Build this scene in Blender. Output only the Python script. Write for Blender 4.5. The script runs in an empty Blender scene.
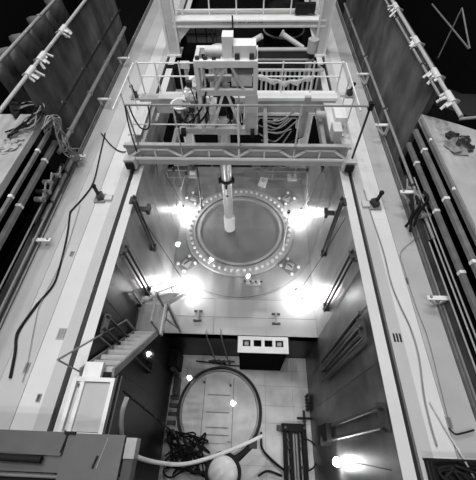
import bpy, math, random
from mathutils import Vector, Matrix
random.seed(7)
SC = bpy.context.scene
COL = SC.collection
# ------------------------------------------------------------------ camera
F_PX, TH, YAW, ROLL, CAM_H = 318.708, 0.968191504, -0.0611330362, -0.0308305475, 7.0
fw = Vector((math.sin(YAW)*math.cos(TH), math.cos(YAW)*math.cos(TH), -math.sin(TH)))
rt0 = Vector((math.cos(YAW), -math.sin(YAW), 0)); up0 = rt0.cross(fw)
rt = rt0*math.cos(ROLL) + up0*math.sin(ROLL); up = -rt0*math.sin(ROLL) + up0*math.cos(ROLL)
cd = bpy.data.cameras.new('camera'); cam = bpy.data.objects.new('camera', cd); COL.objects.link(cam)
cam.matrix_world = Matrix(((rt.x, up.x, -fw.x, 0), (rt.y, up.y, -fw.y, 0), (rt.z, up.z, -fw.z, CAM_H), (0, 0, 0, 1)))
cd.sensor_fit = 'HORIZONTAL'; cd.sensor_width = 36; cd.lens = 36*F_PX/476; cd.clip_end = 300; cd.clip_start = .05
SC.camera = cam
# ------------------------------------------------------------------ world, exposure
W = bpy.data.worlds.new('dim_hall_air'); SC.world = W; W.use_nodes = True
W.node_tree.nodes['Background'].inputs[0].default_value = (1, 1, 1, 1)
W.node_tree.nodes['Background'].inputs[1].default_value = 0.004
SC.view_settings.view_transform = 'Standard'; SC.view_settings.look = 'None'
SC.view_settings.exposure = 0.0; SC.view_settings.gamma = 1.0; SC.view_settings.use_curve_mapping = False
# ceiling lamps of the hall, two rows high above the pool, the last two added unseen for light: (x, y), power
LAMP_Z = 20.0
LAMPS = [(-7.5, 18.4), (-3.75, 16.6), (0.0, 14.8), (3.75, 13.0), (-8.4, 7.1), (-4.65, 5.3), (-1.0, 3.55), (-5.5, -6.0), (2.6, -8.0)]
LAMP_W = 2350
DROP_W = 360

# ------------------------------------------------------------------ materials (black and white photograph: all neutral)
MATS = {}
def mat(name, base, rough=.55, metal=0., var=.15, scale=3., streak=0., bump=0., spec=.4, tint=1.0):
    m = bpy.data.materials.new(name); m.use_nodes = True; nt = m.node_tree; b = nt.nodes['Principled BSDF']
    b.inputs['Roughness'].default_value = rough; b.inputs['Metallic'].default_value = metal
    b.inputs['Specular IOR Level'].default_value = spec
    if var <= 0 and not streak:
        b.inputs['Base Color'].default_value = (base, base, base, 1)
    else:
        tc = nt.nodes.new('ShaderNodeTexCoord')
        def noise(sc, stretch, det=5.):
            mp = nt.nodes.new('ShaderNodeMapping'); mp.inputs['Scale'].default_value = stretch
            nt.links.new(tc.outputs['Object'], mp.inputs[0])
            n = nt.nodes.new('ShaderNodeTexNoise'); n.inputs['Scale'].default_value = sc; n.inputs['Detail'].default_value = det
            nt.links.new(mp.outputs[0], n.inputs['Vector']); return n
        n1 = noise(scale, (1, 1, 1)); r1 = nt.nodes.new('ShaderNodeMapRange')
        r1.inputs['From Min'].default_value = .3; r1.inputs['From Max'].default_value = .7
        r1.inputs['To Min'].default_value = base*(1-var); r1.inputs['To Max'].default_value = base*(1+var)
        nt.links.new(n1.outputs[0], r1.inputs[0]); out = r1.outputs[0]
        if streak:
            n2 = noise(1.0, (1.5, 1.5, .4), 9.); r2 = nt.nodes.new('ShaderNodeMapRange')
            r2.inputs['From Min'].default_value = .32; r2.inputs['From Max'].default_value = .68
            r2.inputs['To Min'].default_value = 1-streak; r2.inputs['To Max'].default_value = 1+streak
            nt.links.new(n2.outputs[0], r2.inputs[0])
            mu = nt.nodes.new('ShaderNodeMath'); mu.operation = 'MULTIPLY'
            nt.links.new(out, mu.inputs[0]); nt.links.new(r2.outputs[0], mu.inputs[1]); out = mu.outputs[0]
        nt.links.new(out, b.inputs['Base Color'])
        if bump:
            bp = nt.nodes.new('ShaderNodeBump'); bp.inputs['Strength'].default_value = bump; bp.inputs['Distance'].default_value = .02
            n3 = noise(scale*6, (1, 1, 1)); nt.links.new(n3.outputs[0], bp.inputs['Height']); nt.links.new(bp.outputs[0], b.inputs['Normal'])
    MATS[name] = m; return m
def emit(name, s):
    m = bpy.data.materials.new(name); m.use_nodes = True; b = m.node_tree.nodes['Principled BSDF']
    b.inputs['Base Color'].default_value = (1, 1, 1, 1); b.inputs['Emission Color'].default_value = (1, 1, 1, 1); b.inputs['Emission Strength'].default_value = s
    MATS[name] = m; return m
M = MATS
mat('deck_paint', .53, .5, var=.07, scale=.8); mat('deck_paint_pale', .70, .5, var=.06, scale=.8); mat('deck_paint_grey', .44, .55, var=.08, scale=1.2)
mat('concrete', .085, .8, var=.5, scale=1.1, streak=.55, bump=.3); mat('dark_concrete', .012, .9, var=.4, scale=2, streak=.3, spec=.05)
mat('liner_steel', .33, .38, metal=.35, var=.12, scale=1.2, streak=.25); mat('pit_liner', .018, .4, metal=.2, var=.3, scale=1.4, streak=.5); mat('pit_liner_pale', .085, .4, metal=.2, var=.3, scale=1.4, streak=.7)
mat('shelf_steel', .35, .38, metal=.2, var=.06, scale=1.0); mat('pit_plate', .66, .5, metal=.1, var=.16, scale=1.6)
mat('seal_steel', .31, .36, metal=.2, var=.06, scale=1.5); mat('flange_steel', .44, .35, metal=.25, var=.06)
mat('stud_steel', .75, .3, metal=.2, var=0); mat('vessel_wall', .34, .5, var=.05); mat('vessel_deep', .21, .6, var=.08, scale=.7)
mat('white_paint', .82, .4, var=.05); mat('pale_paint', .62, .45, var=.08); mat('hatch_steel', .20, .4, metal=.2, var=.1); mat('grey_paint', .42, .5, var=.1); mat('channel_grey', .16, .5, var=.25, scale=4.); mat('mid_grey', .27, .5, var=.15)
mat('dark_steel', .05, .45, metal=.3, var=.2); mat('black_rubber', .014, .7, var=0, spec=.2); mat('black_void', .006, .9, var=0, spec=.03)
mat('pipe_grey', .30, .45, metal=.2, var=.12); mat('steel_plate', .115, .5, metal=.2, var=.12, scale=2.); mat('rail_dark', .05, .35, metal=.5, var=.1)
mat('hose_white', .78, .5, var=0); mat('mast_steel', .62, .3, metal=.35, var=.06); mat('sheet_plastic', .75, .35, var=.1, scale=8., bump=.6)
mat('slab_paint', .42, .6, var=.12, scale=2.); mat('panel_glass', .5, .25, var=.04); mat('lettering', .03, .6, var=0)
emit('bulb', 60.); emit('lamp_glass', 30.)

# ------------------------------------------------------------------ mesh builder
def frame_of(d):
    d = d.normalized(); a = Vector((0, 0, 1)) if abs(d.z) < .9 else Vector((1, 0, 0))
    u = d.cross(a).normalized(); return u, u.cross(d)
class MB:
    def __init__(s): s.v = []; s.f = []; s.sm = []
    def face(s, idx, smooth=False): s.f.append(tuple(idx)); s.sm.append(smooth)
    def hexa(s, p):                                   # 8 points: bottom 4 ccw, top 4
        o = len(s.v); s.v += [tuple(q) for q in p]
        for q in ((3, 2, 1, 0), (4, 5, 6, 7), (0, 1, 5, 4), (1, 2, 6, 5), (2, 3, 7, 6), (3, 0, 4, 7)): s.face([o+i for i in q])
        return s
    def box(s, x0, x1, y0, y1, z0, z1):
        return s.hexa([(x0, y0, z0), (x1, y0, z0), (x1, y1, z0), (x0, y1, z0), (x0, y0, z1), (x1, y0, z1), (x1, y1, z1), (x0, y1, z1)])
    def cbox(s, c, sx, sy, sz, rz=0., ch=0.):
        c = Vector(c); R = Matrix.Rotation(rz, 3, 'Z'); pts = []
        for z in (-1, 1):
            for x, y in ((-1, -1), (1, -1), (1, 1), (-1, 1)): pts.append(c + R @ Vector((x*sx/2, y*sy/2, z*sz/2)))
        return s.hexa(pts)
    def bar(s, a, b, w, h=None, upv=None):              # rectangular bar from a to b
        a = Vector(a); b = Vector(b); h = h or w; d = (b-a).normalized()
        upv = Vector(upv) if upv else (Vector((0, 0, 1)) if abs(d.z) < .95 else Vector((0, 1, 0)))
        u = d.cross(upv).normalized(); v = u.cross(d); pts = []
        for c in (a, b):
            for i, j in ((-1, -1), (1, -1), (1, 1), (-1, 1)): pts.append(c + u*(i*w/2) + v*(j*h/2))
        return s.hexa(pts)
    def tube(s, a, b, r, r2=None, n=10, caps=True):
        a = Vector(a); b = Vector(b); r2 = r if r2 is None else r2; u, v = frame_of(b-a); o = len(s.v)
        for c, q in ((a, r), (b, r2)):
            for k in range(n):
                t = 2*math.pi*k/n; s.v.append(tuple(c + u*(q*math.cos(t)) + v*(q*math.sin(t))))
        for k in range(n): s.face((o+k, o+(k+1) % n, o+n+(k+1) % n, o+n+k), True)
        if caps:
            p = len(s.v); s.v += s.v[o:o+2*n]
            s.face([p+n-1-k for k in range(n)]); s.face([p+n+k for k in range(n)])
        return s
    def path(s, pts, r, n=6, closed=False, sub=5):
        P = [Vector(p) for p in pts]; Q = []
        m = len(P)
        if m > 2 and sub > 1:
            for i in range(m if closed else m-1):
                p0 = P[(i-1) % m] if closed or i > 0 else P[0]*2-P[1]; p1 = P[i]; p2 = P[(i+1) % m]
                p3 = P[(i+2) % m] if closed or i < m-2 else P[-1]*2-P[-2]
                for k in range(sub):
                    t = k/sub; Q.append(.5*((2*p1)+(p2-p0)*t+(2*p0-5*p1+4*p2-p3)*t*t+(3*p1-p0-3*p2+p3)*t**3))
            if not closed: Q.append(P[-1])
        else: Q = P
        o = len(s.v); k = len(Q); u = None
        for i, c in enumerate(Q):
            d = (Q[(i+1) % k]-Q[i-1]) if closed else (Q[min(i+1, k-1)]-Q[max(i-1, 0)])
            if d.length < 1e-9: d = Vector((0, 0, 1))
            d.normalize()
            if u is None: u, v = frame_of(d)
            u = (u - d*u.dot(d)).normalized(); v = u.cross(d)
            for j in range(n):
                t = 2*math.pi*j/n; s.v.append(tuple(c + u*(r*math.cos(t)) + v*(r*math.sin(t))))
        for i in range(k if closed else k-1):
            a = o+i*n; b = o+((i+1) % k)*n
            for j in range(n): s.face((a+j, a+(j+1) % n, b+(j+1) % n, b+j), True)
        if not closed:
            s.face([o+n-1-j for j in range(n)]); s.face([o+(k-1)*n+j for j in range(n)])
        return s
    def lathe(s, c, prof, n=32, a0=0., a1=2*math.pi, closed_prof=False, clampx=None):
        c = Vector(c); full = abs(a1-a0-2*math.pi) < 1e-6; cnt = n if full else n+1; o = len(s.v); m = len(prof)
        for k in range(cnt):
            t = a0+(a1-a0)*k/n
            for r, z in prof:
                x = c.x+r*math.cos(t); y = c.y+r*math.sin(t)
                if clampx: x = min(max(x, clampx[0]), clampx[1])
                s.v.append((x, y, c.z+z))
        for k in range(n):
            a = o+k*m; b = o+((k+1) % cnt)*m
            for j in range(m if closed_prof else m-1):
                jj = (j+1) % m; s.face((a+j, b+j, b+jj, a+jj), False)
        return s
    def ball(s, c, r, nu=14, nv=9, sz=1.):
        c = Vector(c); o = len(s.v)
        for i in range(1, nv):
            p = math.pi*i/nv
            for k in range(nu):
                t = 2*math.pi*k/nu; s.v.append((c.x+r*math.sin(p)*math.cos(t), c.y+r*math.sin(p)*math.sin(t), c.z+r*sz*math.cos(p)))
        s.v += [(c.x, c.y, c.z+r*sz), (c.x, c.y, c.z-r*sz)]; T = len(s.v)-2
        for i in range(nv-2):
            for k in range(nu): a = o+i*nu; s.face((a+k, a+nu+k, a+nu+(k+1) % nu, a+(k+1) % nu), True)
        for k in range(nu):
            s.face((T, o+k, o+(k+1) % nu), True); a = o+(nv-2)*nu; s.face((T+1, a+(k+1) % nu, a+k), True)
        return s
    def prism(s, poly, axis, a, b):                     # poly of 2-D points extruded along an axis
        def p3(q, t): return {'x': (t, q[0], q[1]), 'y': (q[0], t, q[1]), 'z': (q[0], q[1], t)}[axis]
        o = len(s.v); n = len(poly); s.v += [p3(q, a) for q in poly]+[p3(q, b) for q in poly]
        s.face(range(o+n-1, o-1, -1)); s.face(range(o+n, o+2*n))
        for k in range(n): s.face((o+k, o+(k+1) % n, o+n+(k+1) % n, o+n+k))
        return s
    def mesh(s, name, m, off=(0, 0, 0)):
        me = bpy.data.meshes.new(name); off = Vector(off)
        me.from_pydata([tuple(Vector(v)-off) for v in s.v], [], s.f); me.polygons.foreach_set('use_smooth', s.sm)
        import bmesh as _b
        bm = _b.new(); bm.from_mesh(me); _b.ops.recalc_face_normals(bm, faces=bm.faces); bm.to_mesh(me); bm.free()
        me.materials.append(M[m] if isinstance(m, str) else m); return me
def root_loc(o):
    p = Vector((0, 0, 0))
    while o: p = p + o.location; o = o.parent
    return p
def build(mb, name, m, parent=None, kind=None, label=None, loc=None):
    off = Vector(loc) if loc is not None else (root_loc(parent) if parent else Vector((0, 0, 0)))
    o = bpy.data.objects.new(name, mb.mesh(name, m, off)); COL.objects.link(o)
    if parent: o.parent = parent
    elif loc is not None: o.location = off
    if kind: o['kind'] = kind
    if label: o['label'] = label
    return o
def tag(o, label, cat, group=None):
    o['label'] = label; o['category'] = cat
    if group: o['group'] = group
    return o
def thing(name, label, cat, loc=(0, 0, 0), group=None):
    o = bpy.data.objects.new(name, None); o.empty_display_size = .2; COL.objects.link(o); o.location = loc
    return tag(o, label, cat, group)
def single(mb, name, m, label, cat, loc, group=None): return tag(build(mb, name, m, loc=loc), label, cat, group)
def copy_tree(o, parent=None):
    c = o.copy(); COL.objects.link(c); c.parent = parent
    for ch in o.children: copy_tree(ch, c)
    return c
def piece(name, me, loc, parent):                      # a piece that shares mesh data
    o = bpy.data.objects.new(name, me); COL.objects.link(o); o.parent = parent; o.location = Vector(loc)-root_loc(parent); return o
# where the ray through a pixel of the photograph meets a plane of the hall
def ray(px, py): return fw*F_PX + rt*(px-238) - up*(py-240)
def onz(px, py, z): d = ray(px, py); d = d*((z-CAM_H)/d.z); return Vector((d.x, d.y, z))
def onx(px, py, x): d = ray(px, py); d = d*(x/d.x); return Vector((x, d.y, CAM_H+d.z))
def ony(px, py, y): d = ray(px, py); d = d*(y/d.y); return Vector((d.x, y, CAM_H+d.z))

# ================================================================== SETTING
XL, XR = -3.40, 2.77            # pool walls
YS, YN, YF = 4.02, -1.6, 13.6   # step between shelf and pit, near and far pool ends
ZS, ZP, ZW = -5.5, -8.55, -.45  # shelf, pit floor, water level
DL, DR = -5.6, 4.38             # outer edges of the two decks
UL, UR = -5.72, 4.5             # faces of the raised concrete walls
S = 'structure'
fl = build(MB().box(XL-.3, XR+.3, YS, YF, ZS-.5, ZS-.03), 'floor', 'liner_steel', kind=S)
# shelf plates: welded sheets with narrow recessed seams
xs = [XL, -1.35, .75, XR]; ys = [YS, 4.75, 5.55]
for i in range(3):
    for j in range(2):
        build(MB().box(xs[i]+.008, xs[i+1]-.008, ys[j]+.008, ys[j+1]-.008, ZS-.03, ZS), 'plate', 'shelf_steel', fl)
CX, CY = -.46, 9.2
build(MB().box(XL, XR, 5.558, YF, ZS-.03, ZS-.004), 'plate', 'shelf_steel', fl)
pf = build(MB().box(XL-.3, XR+.3, YN, YS, ZP-.4, ZP-.04), 'floor_pit', 'black_void', kind=S)
px_ = [-3.39, -2.75, -2.0, -.5, .85, 2.05, 2.76]; py_ = [YN, -.2, 1.3, 1.95, 2.75, 3.4, YS-.02]
for i in range(6):
    for j in range(6):
        build(MB().box(px_[i]+.004, px_[i+1]-.004, py_[j]+.004, py_[j+1]-.004, ZP-.04, ZP+random.uniform(-.004, .004)), 'plate', 'pit_plate', pf)
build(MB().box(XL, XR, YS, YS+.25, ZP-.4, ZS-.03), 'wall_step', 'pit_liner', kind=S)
def pool_wall(name, x0, x1, face):
    w = build(MB().box(x0, x1, YS, YF, ZS-.5, -.005), name, 'liner_steel', kind=S)
    return w
wl = pool_wall('wall_left_pool', XL-.19, XL, XL); wr = pool_wall('wall_right_pool', XR, XR+.19, XR)
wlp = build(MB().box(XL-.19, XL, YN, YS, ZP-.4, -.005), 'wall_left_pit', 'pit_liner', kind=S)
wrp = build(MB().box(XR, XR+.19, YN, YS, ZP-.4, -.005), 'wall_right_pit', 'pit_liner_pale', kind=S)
for w, x, d in ((wl, XL, 1), (wr, XR, -1), (wlp, XL, 1), (wrp, XR, -1)):       # raised weld seams on the liner sheets
    y0, y1, zb = (YS, YF, ZS) if w in (wl, wr) else (YN, YS, ZP)
    y = y0+.9
    while y < y1-.2:
        build(MB().box(min(x, x+d*.008), max(x, x+d*.008), y-.012, y+.012, zb, -.02), 'weld_seam', 'liner_steel' if w in (wl, wr) else ('pit_liner' if w is wlp else 'pit_liner_pale'), w); y += 1.25
build(MB().box(XL-.3, XR+.3, YF, YF+.3, ZS-.5, .02), 'wall_back_pool', 'dark_concrete', kind=S)
build(MB().box(XL-.3, XR+.3, YN-.3, YN, ZP-.4, .0), 'wall_front_pool', 'dark_concrete', kind=S)
# decks: sheets in strips with seams, a pale lip along the pool and a rail slot
def deck(name, side):
    s = side
    base = build(MB().box(*sorted((s(.20), s(2.2))), -2.2, 26, -.6, -.12), name, 'dark_concrete', kind=S)
    def strip(a, b, z, m, cuts, nm='deck_plate'):
        for c0, c1 in zip(cuts[:-1], cuts[1:]): build(MB().box(*sorted((s(a), s(b))), c0+.0015, c1-.0015, -.12 if a > .1 else -.004, z), nm, m, base)
    full = [-2.2, 26]
    strip(.0, .235, .0, 'deck_paint_pale', [-2.2, 5.5, 26], 'kerb_plate')
    strip(.345, .60, .0, 'deck_paint', [-2.2, 5.5, 26], 'kerb_plate')
    strip(.61, 1.02, -.02, 'deck_paint_pale', [-2.2, 5.6, 11, 26])
    strip(1.03, 1.55, -.02, 'deck_paint_grey' if s is SR else 'deck_paint', [-2.2, 4.6, 11, 26])
    strip(1.56, 2.0 if s is SL else 1.46, -.025, 'deck_paint_grey', [-2.2, 6.2, 13, 26]) if s is SL else None
    strip(.235, .345, -.11, 'rail_dark', full, 'slot_bottom')
    build(MB().box(*sorted((s(.265), s(.315))), -2.2, 26, -.11, -.035), 'crane_rail', 'rail_dark', base)
    return base
def SL(t): return XL - t*(XL-DL)/2.0
def SR(t): return XR + t*(DR-XR)/1.56
dl = deck('floor_left_deck', SL); dr = deck('floor_right_deck', SR)
for sx, e in ((DL, -1), (DR, 1)):                       # toe plates at the outer edge of the decks
    build(MB().box(*sorted((sx, sx+e*.03)), -2.2, 26, -.3, .06), 'trim_1' if e < 0 else 'trim_2', 'channel_grey', kind=S)
    build(MB().box(*sorted((sx+e*.05, sx+e*.09)), -2.2, 26, -.3, .10), 'trim_3' if e < 0 else 'trim_4', 'mid_grey', kind=S)
# raised concrete walls: tall at the back, recessed under a slab near the camera
def side_wall(tag_, x, e, ysl, yend):
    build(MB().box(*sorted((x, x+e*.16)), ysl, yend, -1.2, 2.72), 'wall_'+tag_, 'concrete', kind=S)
    build(MB().box(*sorted((x+e*.9, x+e*1.2)), -2.5, ysl, -1.2, 1.6), 'wall_'+tag_+'_recess', 'black_void', kind=S)  # black colour carries the shadow under the slab
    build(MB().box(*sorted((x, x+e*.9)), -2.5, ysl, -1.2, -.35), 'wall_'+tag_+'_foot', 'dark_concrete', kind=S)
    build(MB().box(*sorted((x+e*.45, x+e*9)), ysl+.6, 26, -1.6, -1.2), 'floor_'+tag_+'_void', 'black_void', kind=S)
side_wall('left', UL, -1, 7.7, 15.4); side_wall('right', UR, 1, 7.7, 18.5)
# low concrete strip at the wall foot near the camera
build(MB().box(-5.72, -5.70, -2.5, 7.7, -.35, .32), 'trim_5', 'concrete', kind=S)
build(MB().box(4.48, 4.50, -2.5, 7.7, -.35, .32), 'trim_6', 'concrete', kind=S)
sl = build(MB().box(-9.5, UL, -2.5, 7.66, 1.62, 1.80), 'floor_left_upper', 'slab_paint', kind=S)
build(MB().prism([(UR, -2.5), (UR, 7.7), (5.25, 7.3), (6.2, 6.7), (8.5, 5.2), (8.5, -2.5)], 'z', 1.64, 1.85), 'floor_right_upper', 'slab_paint', kind=S)
build(MB().box(-9.6, -9.3, -2.5, 26, -1.6, 7.5), 'wall_left_outer', 'black_void', kind=S)
build(MB().box(8.6, 8.9, -2.5, 26, -1.6, 7.5), 'wall_right_outer', 'black_void', kind=S)
build(MB().box(-9.6, 8.9, 26, 26.3, -1.6, 9), 'wall_back', 'black_void', kind=S)
build(MB().box(XL-.3, XR+.3, YF+.3, 26, -1.6, -.6), 'floor_back', 'black_void', kind=S)
# water: a clear surface, mirror by Fresnel
wm = bpy.data.materials.new('clear_water'); wm.use_nodes = True; nt = wm.node_tree; nt.nodes.clear()
o_ = nt.nodes.new('ShaderNodeOutputMaterial'); mx = nt.nodes.new('ShaderNodeMixShader'); fr = nt.nodes.new('ShaderNodeFresnel'); fr.inputs[0].default_value = 1.33
tr = nt.nodes.new('ShaderNodeBsdfTransparent'); gl = nt.nodes.new('ShaderNodeBsdfGlossy'); gl.inputs['Roughness'].default_value = .012
tr.inputs[0].default_value = (.95, .95, .95, 1)
nt.links.new(fr.outputs[0], mx.inputs[0]); nt.links.new(tr.outputs[0], mx.inputs[1]); nt.links.new(gl.outputs[0], mx.inputs[2]); nt.links.new(mx.outputs[0], o_.inputs[0])
MATS['clear_water'] = wm
w_ = MB(); w_.v = [(XL, YN, ZW), (XR, YN, ZW), (XR, YF, ZW), (XL, YF, ZW)]; w_.face((0, 1, 2, 3))
wat = build(w_, 'pool_water', 'clear_water'); tag(wat, 'clear still water filling the deep rectangular pool', 'water'); wat['kind'] = 'stuff'

# ================================================================== CEILING LAMPS (high over the pool; the water mirrors six, the last two are added for light)
LAMP_LABELS = ['high bay lamp mirrored as the white dot left of the vessel flange', 'high bay lamp mirrored as the white dot on the near left of the flange', 'high bay lamp mirrored as the white dot nearest below the vessel flange',
    'high bay lamp mirrored in the glow of the near right underwater lamp', 'high bay lamp mirrored as the white dot beside the stair', 'high bay lamp mirrored as the white dot on the pit ring rim', 'high bay lamp mirrored as the white dot inside the pit ring',
    'added unseen lamp high over the near left deck, for light', 'added unseen lamp high over the near right deck, for light']
def ceiling_lamp(x, y, i):
    t = thing('ceiling_lamp', LAMP_LABELS[i], 'lamp', (x, y, LAMP_Z), 'high bay lamps over the pool')
    build(MB().lathe((x, y, LAMP_Z), [(.10, .55), (.14, .42), (.30, .30), (.46, .02), (.44, .0), (.28, .27), (.0, .38)], 20), 'shade', 'grey_paint', t)
    build(MB().tube((x, y, LAMP_Z+.5), (x, y, LAMP_Z+1.6), .03), 'hanger', 'dark_steel', t)
    build(MB().ball((x, y, LAMP_Z+.12), .16), 'lamp_bulb', 'lamp_glass', t)
    L = bpy.data.lights.new('lamp_light', 'SPOT'); L.energy = LAMP_W; L.shadow_soft_size = .20; L.spot_size = math.radians(165); L.spot_blend = .3
    o = bpy.data.objects.new('lamp_light', L); COL.objects.link(o); o.parent = t; o.location = (0, 0, -.12)
for i, (x, y) in enumerate(LAMPS): ceiling_lamp(x, y, i)

# ================================================================== REACTOR VESSEL FLANGE AND SEAL RING
v = thing('vessel_flange', 'round bolted reactor vessel flange in the floor of the pool shelf', 'flange', (CX, CY, ZS))
NF = 96
build(MB().lathe((CX, CY, ZS), [(2.62, -.03), (2.62, .10), (2.58, .13), (2.16, .13), (2.14, .10), (2.14, -.02)], NF), 'flange_ring', 'flange_steel', v)
build(MB().lathe((CX, CY, ZS), [(2.14, -.02), (2.04, -.02), (2.04, .08)], NF), 'groove', 'dark_steel', v)
build(MB().lathe((CX, CY, ZS), [(2.05, -.02), (2.05, .08), (1.92, .08), (1.90, .0), (1.88, .0)], NF), 'inner_ledge', 'flange_steel', v)
build(MB().lathe((CX, CY, ZS), [(1.89, .01), (1.86, -.02)], NF), 'vessel_bore', 'vessel_wall', v)
build(MB().lathe((CX, CY, ZS), [(1.87, -.002), (0.001, -.002)], NF), 'dark_depth_disc', 'vessel_deep', v)  # flat grey disc, its tone stands in for the dark depth of the vessel
sme = MB().lathe((0, 0, 0), [(.072, -.01), (.072, .06), (.04, .085), (.001, .085)], 10).mesh('stud', 'stud_steel')
for k in range(54):
    a = 2*math.pi*(k+.5)/54; piece('stud', sme, (CX+2.37*math.cos(a), CY+2.37*math.sin(a), ZS+.13), v)
sr = thing('seal_ring', 'wide flat annular seal plate around the bolted vessel flange', 'plate', (CX, CY, ZS))
def arc_ring(prof, m, nm): build(MB().lathe((CX, CY, ZS), prof, 128, clampx=(XL+.002, XR-.002)), nm, m, sr)
arc_ring([(3.58, -.003), (3.58, .055), (2.64, .055), (2.63, .0)], 'seal_steel', 'seal_plate')
arc_ring([(3.66, -.003), (3.66, .012), (3.60, .012), (3.59, -.003)], 'mid_grey', 'outer_gap')
for ang, lab in ((-42, 'square bolted hatch right of the vessel on its near side'), (-139, 'square bolted hatch left of the vessel on its near side'),
                 (40, 'square bolted hatch right of the vessel on its far side'), (142, 'square bolted hatch left of the vessel on its far side')):
    a = math.radians(ang); R = 3.08; c = Vector((CX+R*math.cos(a), CY+R*math.sin(a), ZS))
    if c.x > XR-.5: c.x = XR-.55
    if c.x < XL+.5: c.x = XL+.58
    t = thing('hatch_cover', lab, 'hatch', c, 'seal ring hatches')
    build(MB().cbox(c+Vector((0, 0, .075)), .78, .62, .04, a), 'cover_plate', 'hatch_steel', t)
    build(MB().cbox(c+Vector((0, 0, .115)), .34, .34, .04, a+.4), 'raised_pad', 'flange_steel', t)
    R3 = Matrix.Rotation(a, 3, 'Z')
    build(MB().bar(c+R3@Vector((-.13, 0, .19)), c+R3@Vector((.13, 0, .19)), .04).bar(c+R3@Vector((-.12, 0, .13)), c+R3@Vector((-.12, 0, .19)), .03).bar(c+R3@Vector((.12, 0, .13)), c+R3@Vector((.12, 0, .19)), .03), 'handle', 'dark_steel', t)
    for i in (-1, 1):
        for j in (-1, 1): piece('bolt', sme, c+R3@Vector((i*.31, j*.24, .09)), t)
# small blocks standing on the shelf and the ring
def small_block(px, py, lab, w=.34, d=.2):
    c = onz(px, py, ZS); t = thing('floor_bracket', lab, 'bracket', c, 'dark floor brackets')
    for j in (-1, 1): build(MB().box(c.x-w/2, c.x+w/2, c.y+j*d-.035, c.y+j*d+.035, ZS, ZS+.06), 'bar', 'dark_steel', t)
    build(MB().box(c.x-.04, c.x+.04, c.y-d, c.y+d, ZS, ZS+.10), 'web', 'mid_grey', t)
small_block(198, 316, 'dark H shaped floor bracket near the stair foot'); small_block(276, 319, 'dark H shaped floor bracket centred above the storage box'); small_block(299, 294, 'dark H shaped floor bracket in the glow of the right near lamp')
c = onz(263, 184, ZS); c.z = ZS+.056
t = thing('cover_block', 'pale rectangular block lying on the ring behind the vessel', 'block', c)
build(MB().cbox(c+Vector((0, 0, .07)), .42, .62, .14, -.25), 'body', 'white_paint', t); build(MB().cbox(c+Vector((0, .05, .15)), .2, .3, .03, -.25), 'cap', 'pale_paint', t)
c = onz(253, 284, ZS); c.z = ZS+.056
t = thing('valve_block', 'small pipe and valve block on the ring near side of the vessel', 'valve', c)
build(MB().cbox(c+Vector((0, 0, .05)), .7, .3, .06), 'base', 'grey_paint', t)
for i in (-1, 0, 1): build(MB().tube(c+Vector((i*.22, 0, .08)), c+Vector((i*.22, 0, .22)), .075), 'valve_body', 'pale_paint', t)
build(MB().tube(c+Vector((-.4, .02, .16)), c+Vector((.4, .02, .16)), .03), 'pipe', 'dark_steel', t)
c = onz(246, 172, ZS); c = onz(292, 178, ZS)
t = thing('lifting_lug', 'small pale lug plate on the shelf right behind the vessel', 'lug', c)
build(MB().cbox(c+Vector((0, 0, .03)), .5, .5, .06), 'base', 'pale_paint', t); build(MB().cbox(c+Vector((0, 0, .15)), .1, .3, .22), 'lug', 'mid_grey', t)
c = onz(220, 179, ZS)
c = onz(193, 175, ZS)
t = thing('lifting_lug', 'small pale lug plate on the shelf left behind the vessel', 'lug', c)
build(MB().cbox(c+Vector((0, 0, .03)), .45, .5, .06), 'base', 'pale_paint', t); build(MB().cbox(c+Vector((0, 0, .15)), .3, .1, .22), 'lug', 'white_paint', t)

# ================================================================== UNDERWATER DROP LIGHTS
def drop_light(c, top, lab, w=DROP_W):
    t = thing('drop_light', lab, 'lamp', c, 'underwater drop lights')
    build(MB().ball(c, .12), 'lamp_bulb', 'bulb', t)
    build(MB().lathe(c, [(.03, .34), (.05, .2), (.06, .11)], 12), 'socket', 'dark_steel', t)
    build(MB().path([c+Vector((0, 0, .3)), (c*.5+top*.5)+Vector((.03, .03, 0)), top], .010), 'cable', 'black_rubber', t)
    L = bpy.data.lights.new('bulb_light', 'POINT'); L.energy = w; L.shadow_soft_size = .14
    o = bpy.data.objects.new('bulb_light', L); COL.objects.link(o); o.parent = t; o.location = (0, 0, 0)
p = onz(184, 209, ZS+.5); drop_light(p, Vector((p.x-.1, 8.02, .8)), 'glowing underwater lamp left of the vessel on its far side', DROP_W*.9)
p = onz(185, 285, ZS+.5); drop_light(p, Vector((XL+.06, p.y, -.1)), 'glowing underwater lamp beside the foot of the stair', DROP_W*1.6)
p = onz(300, 292, ZS+.5); drop_light(p, Vector((XR-.06, p.y, -.1)), 'glowing underwater lamp right of the vessel on its near side', DROP_W*1.25)
p = onz(304, 212, ZS+.5); p.x = min(p.x, XR-.3); drop_light(p, Vector((XR-.06, 8.6, -.1)), 'glowing underwater lamp right of the vessel on its far side', DROP_W*.9)
p = onx(337, 462, XR-.13); drop_light(p, Vector((XR-.06, p.y-.1, -.3)), 'glowing underwater lamp low on the right pit wall', DROP_W*.9)

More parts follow.
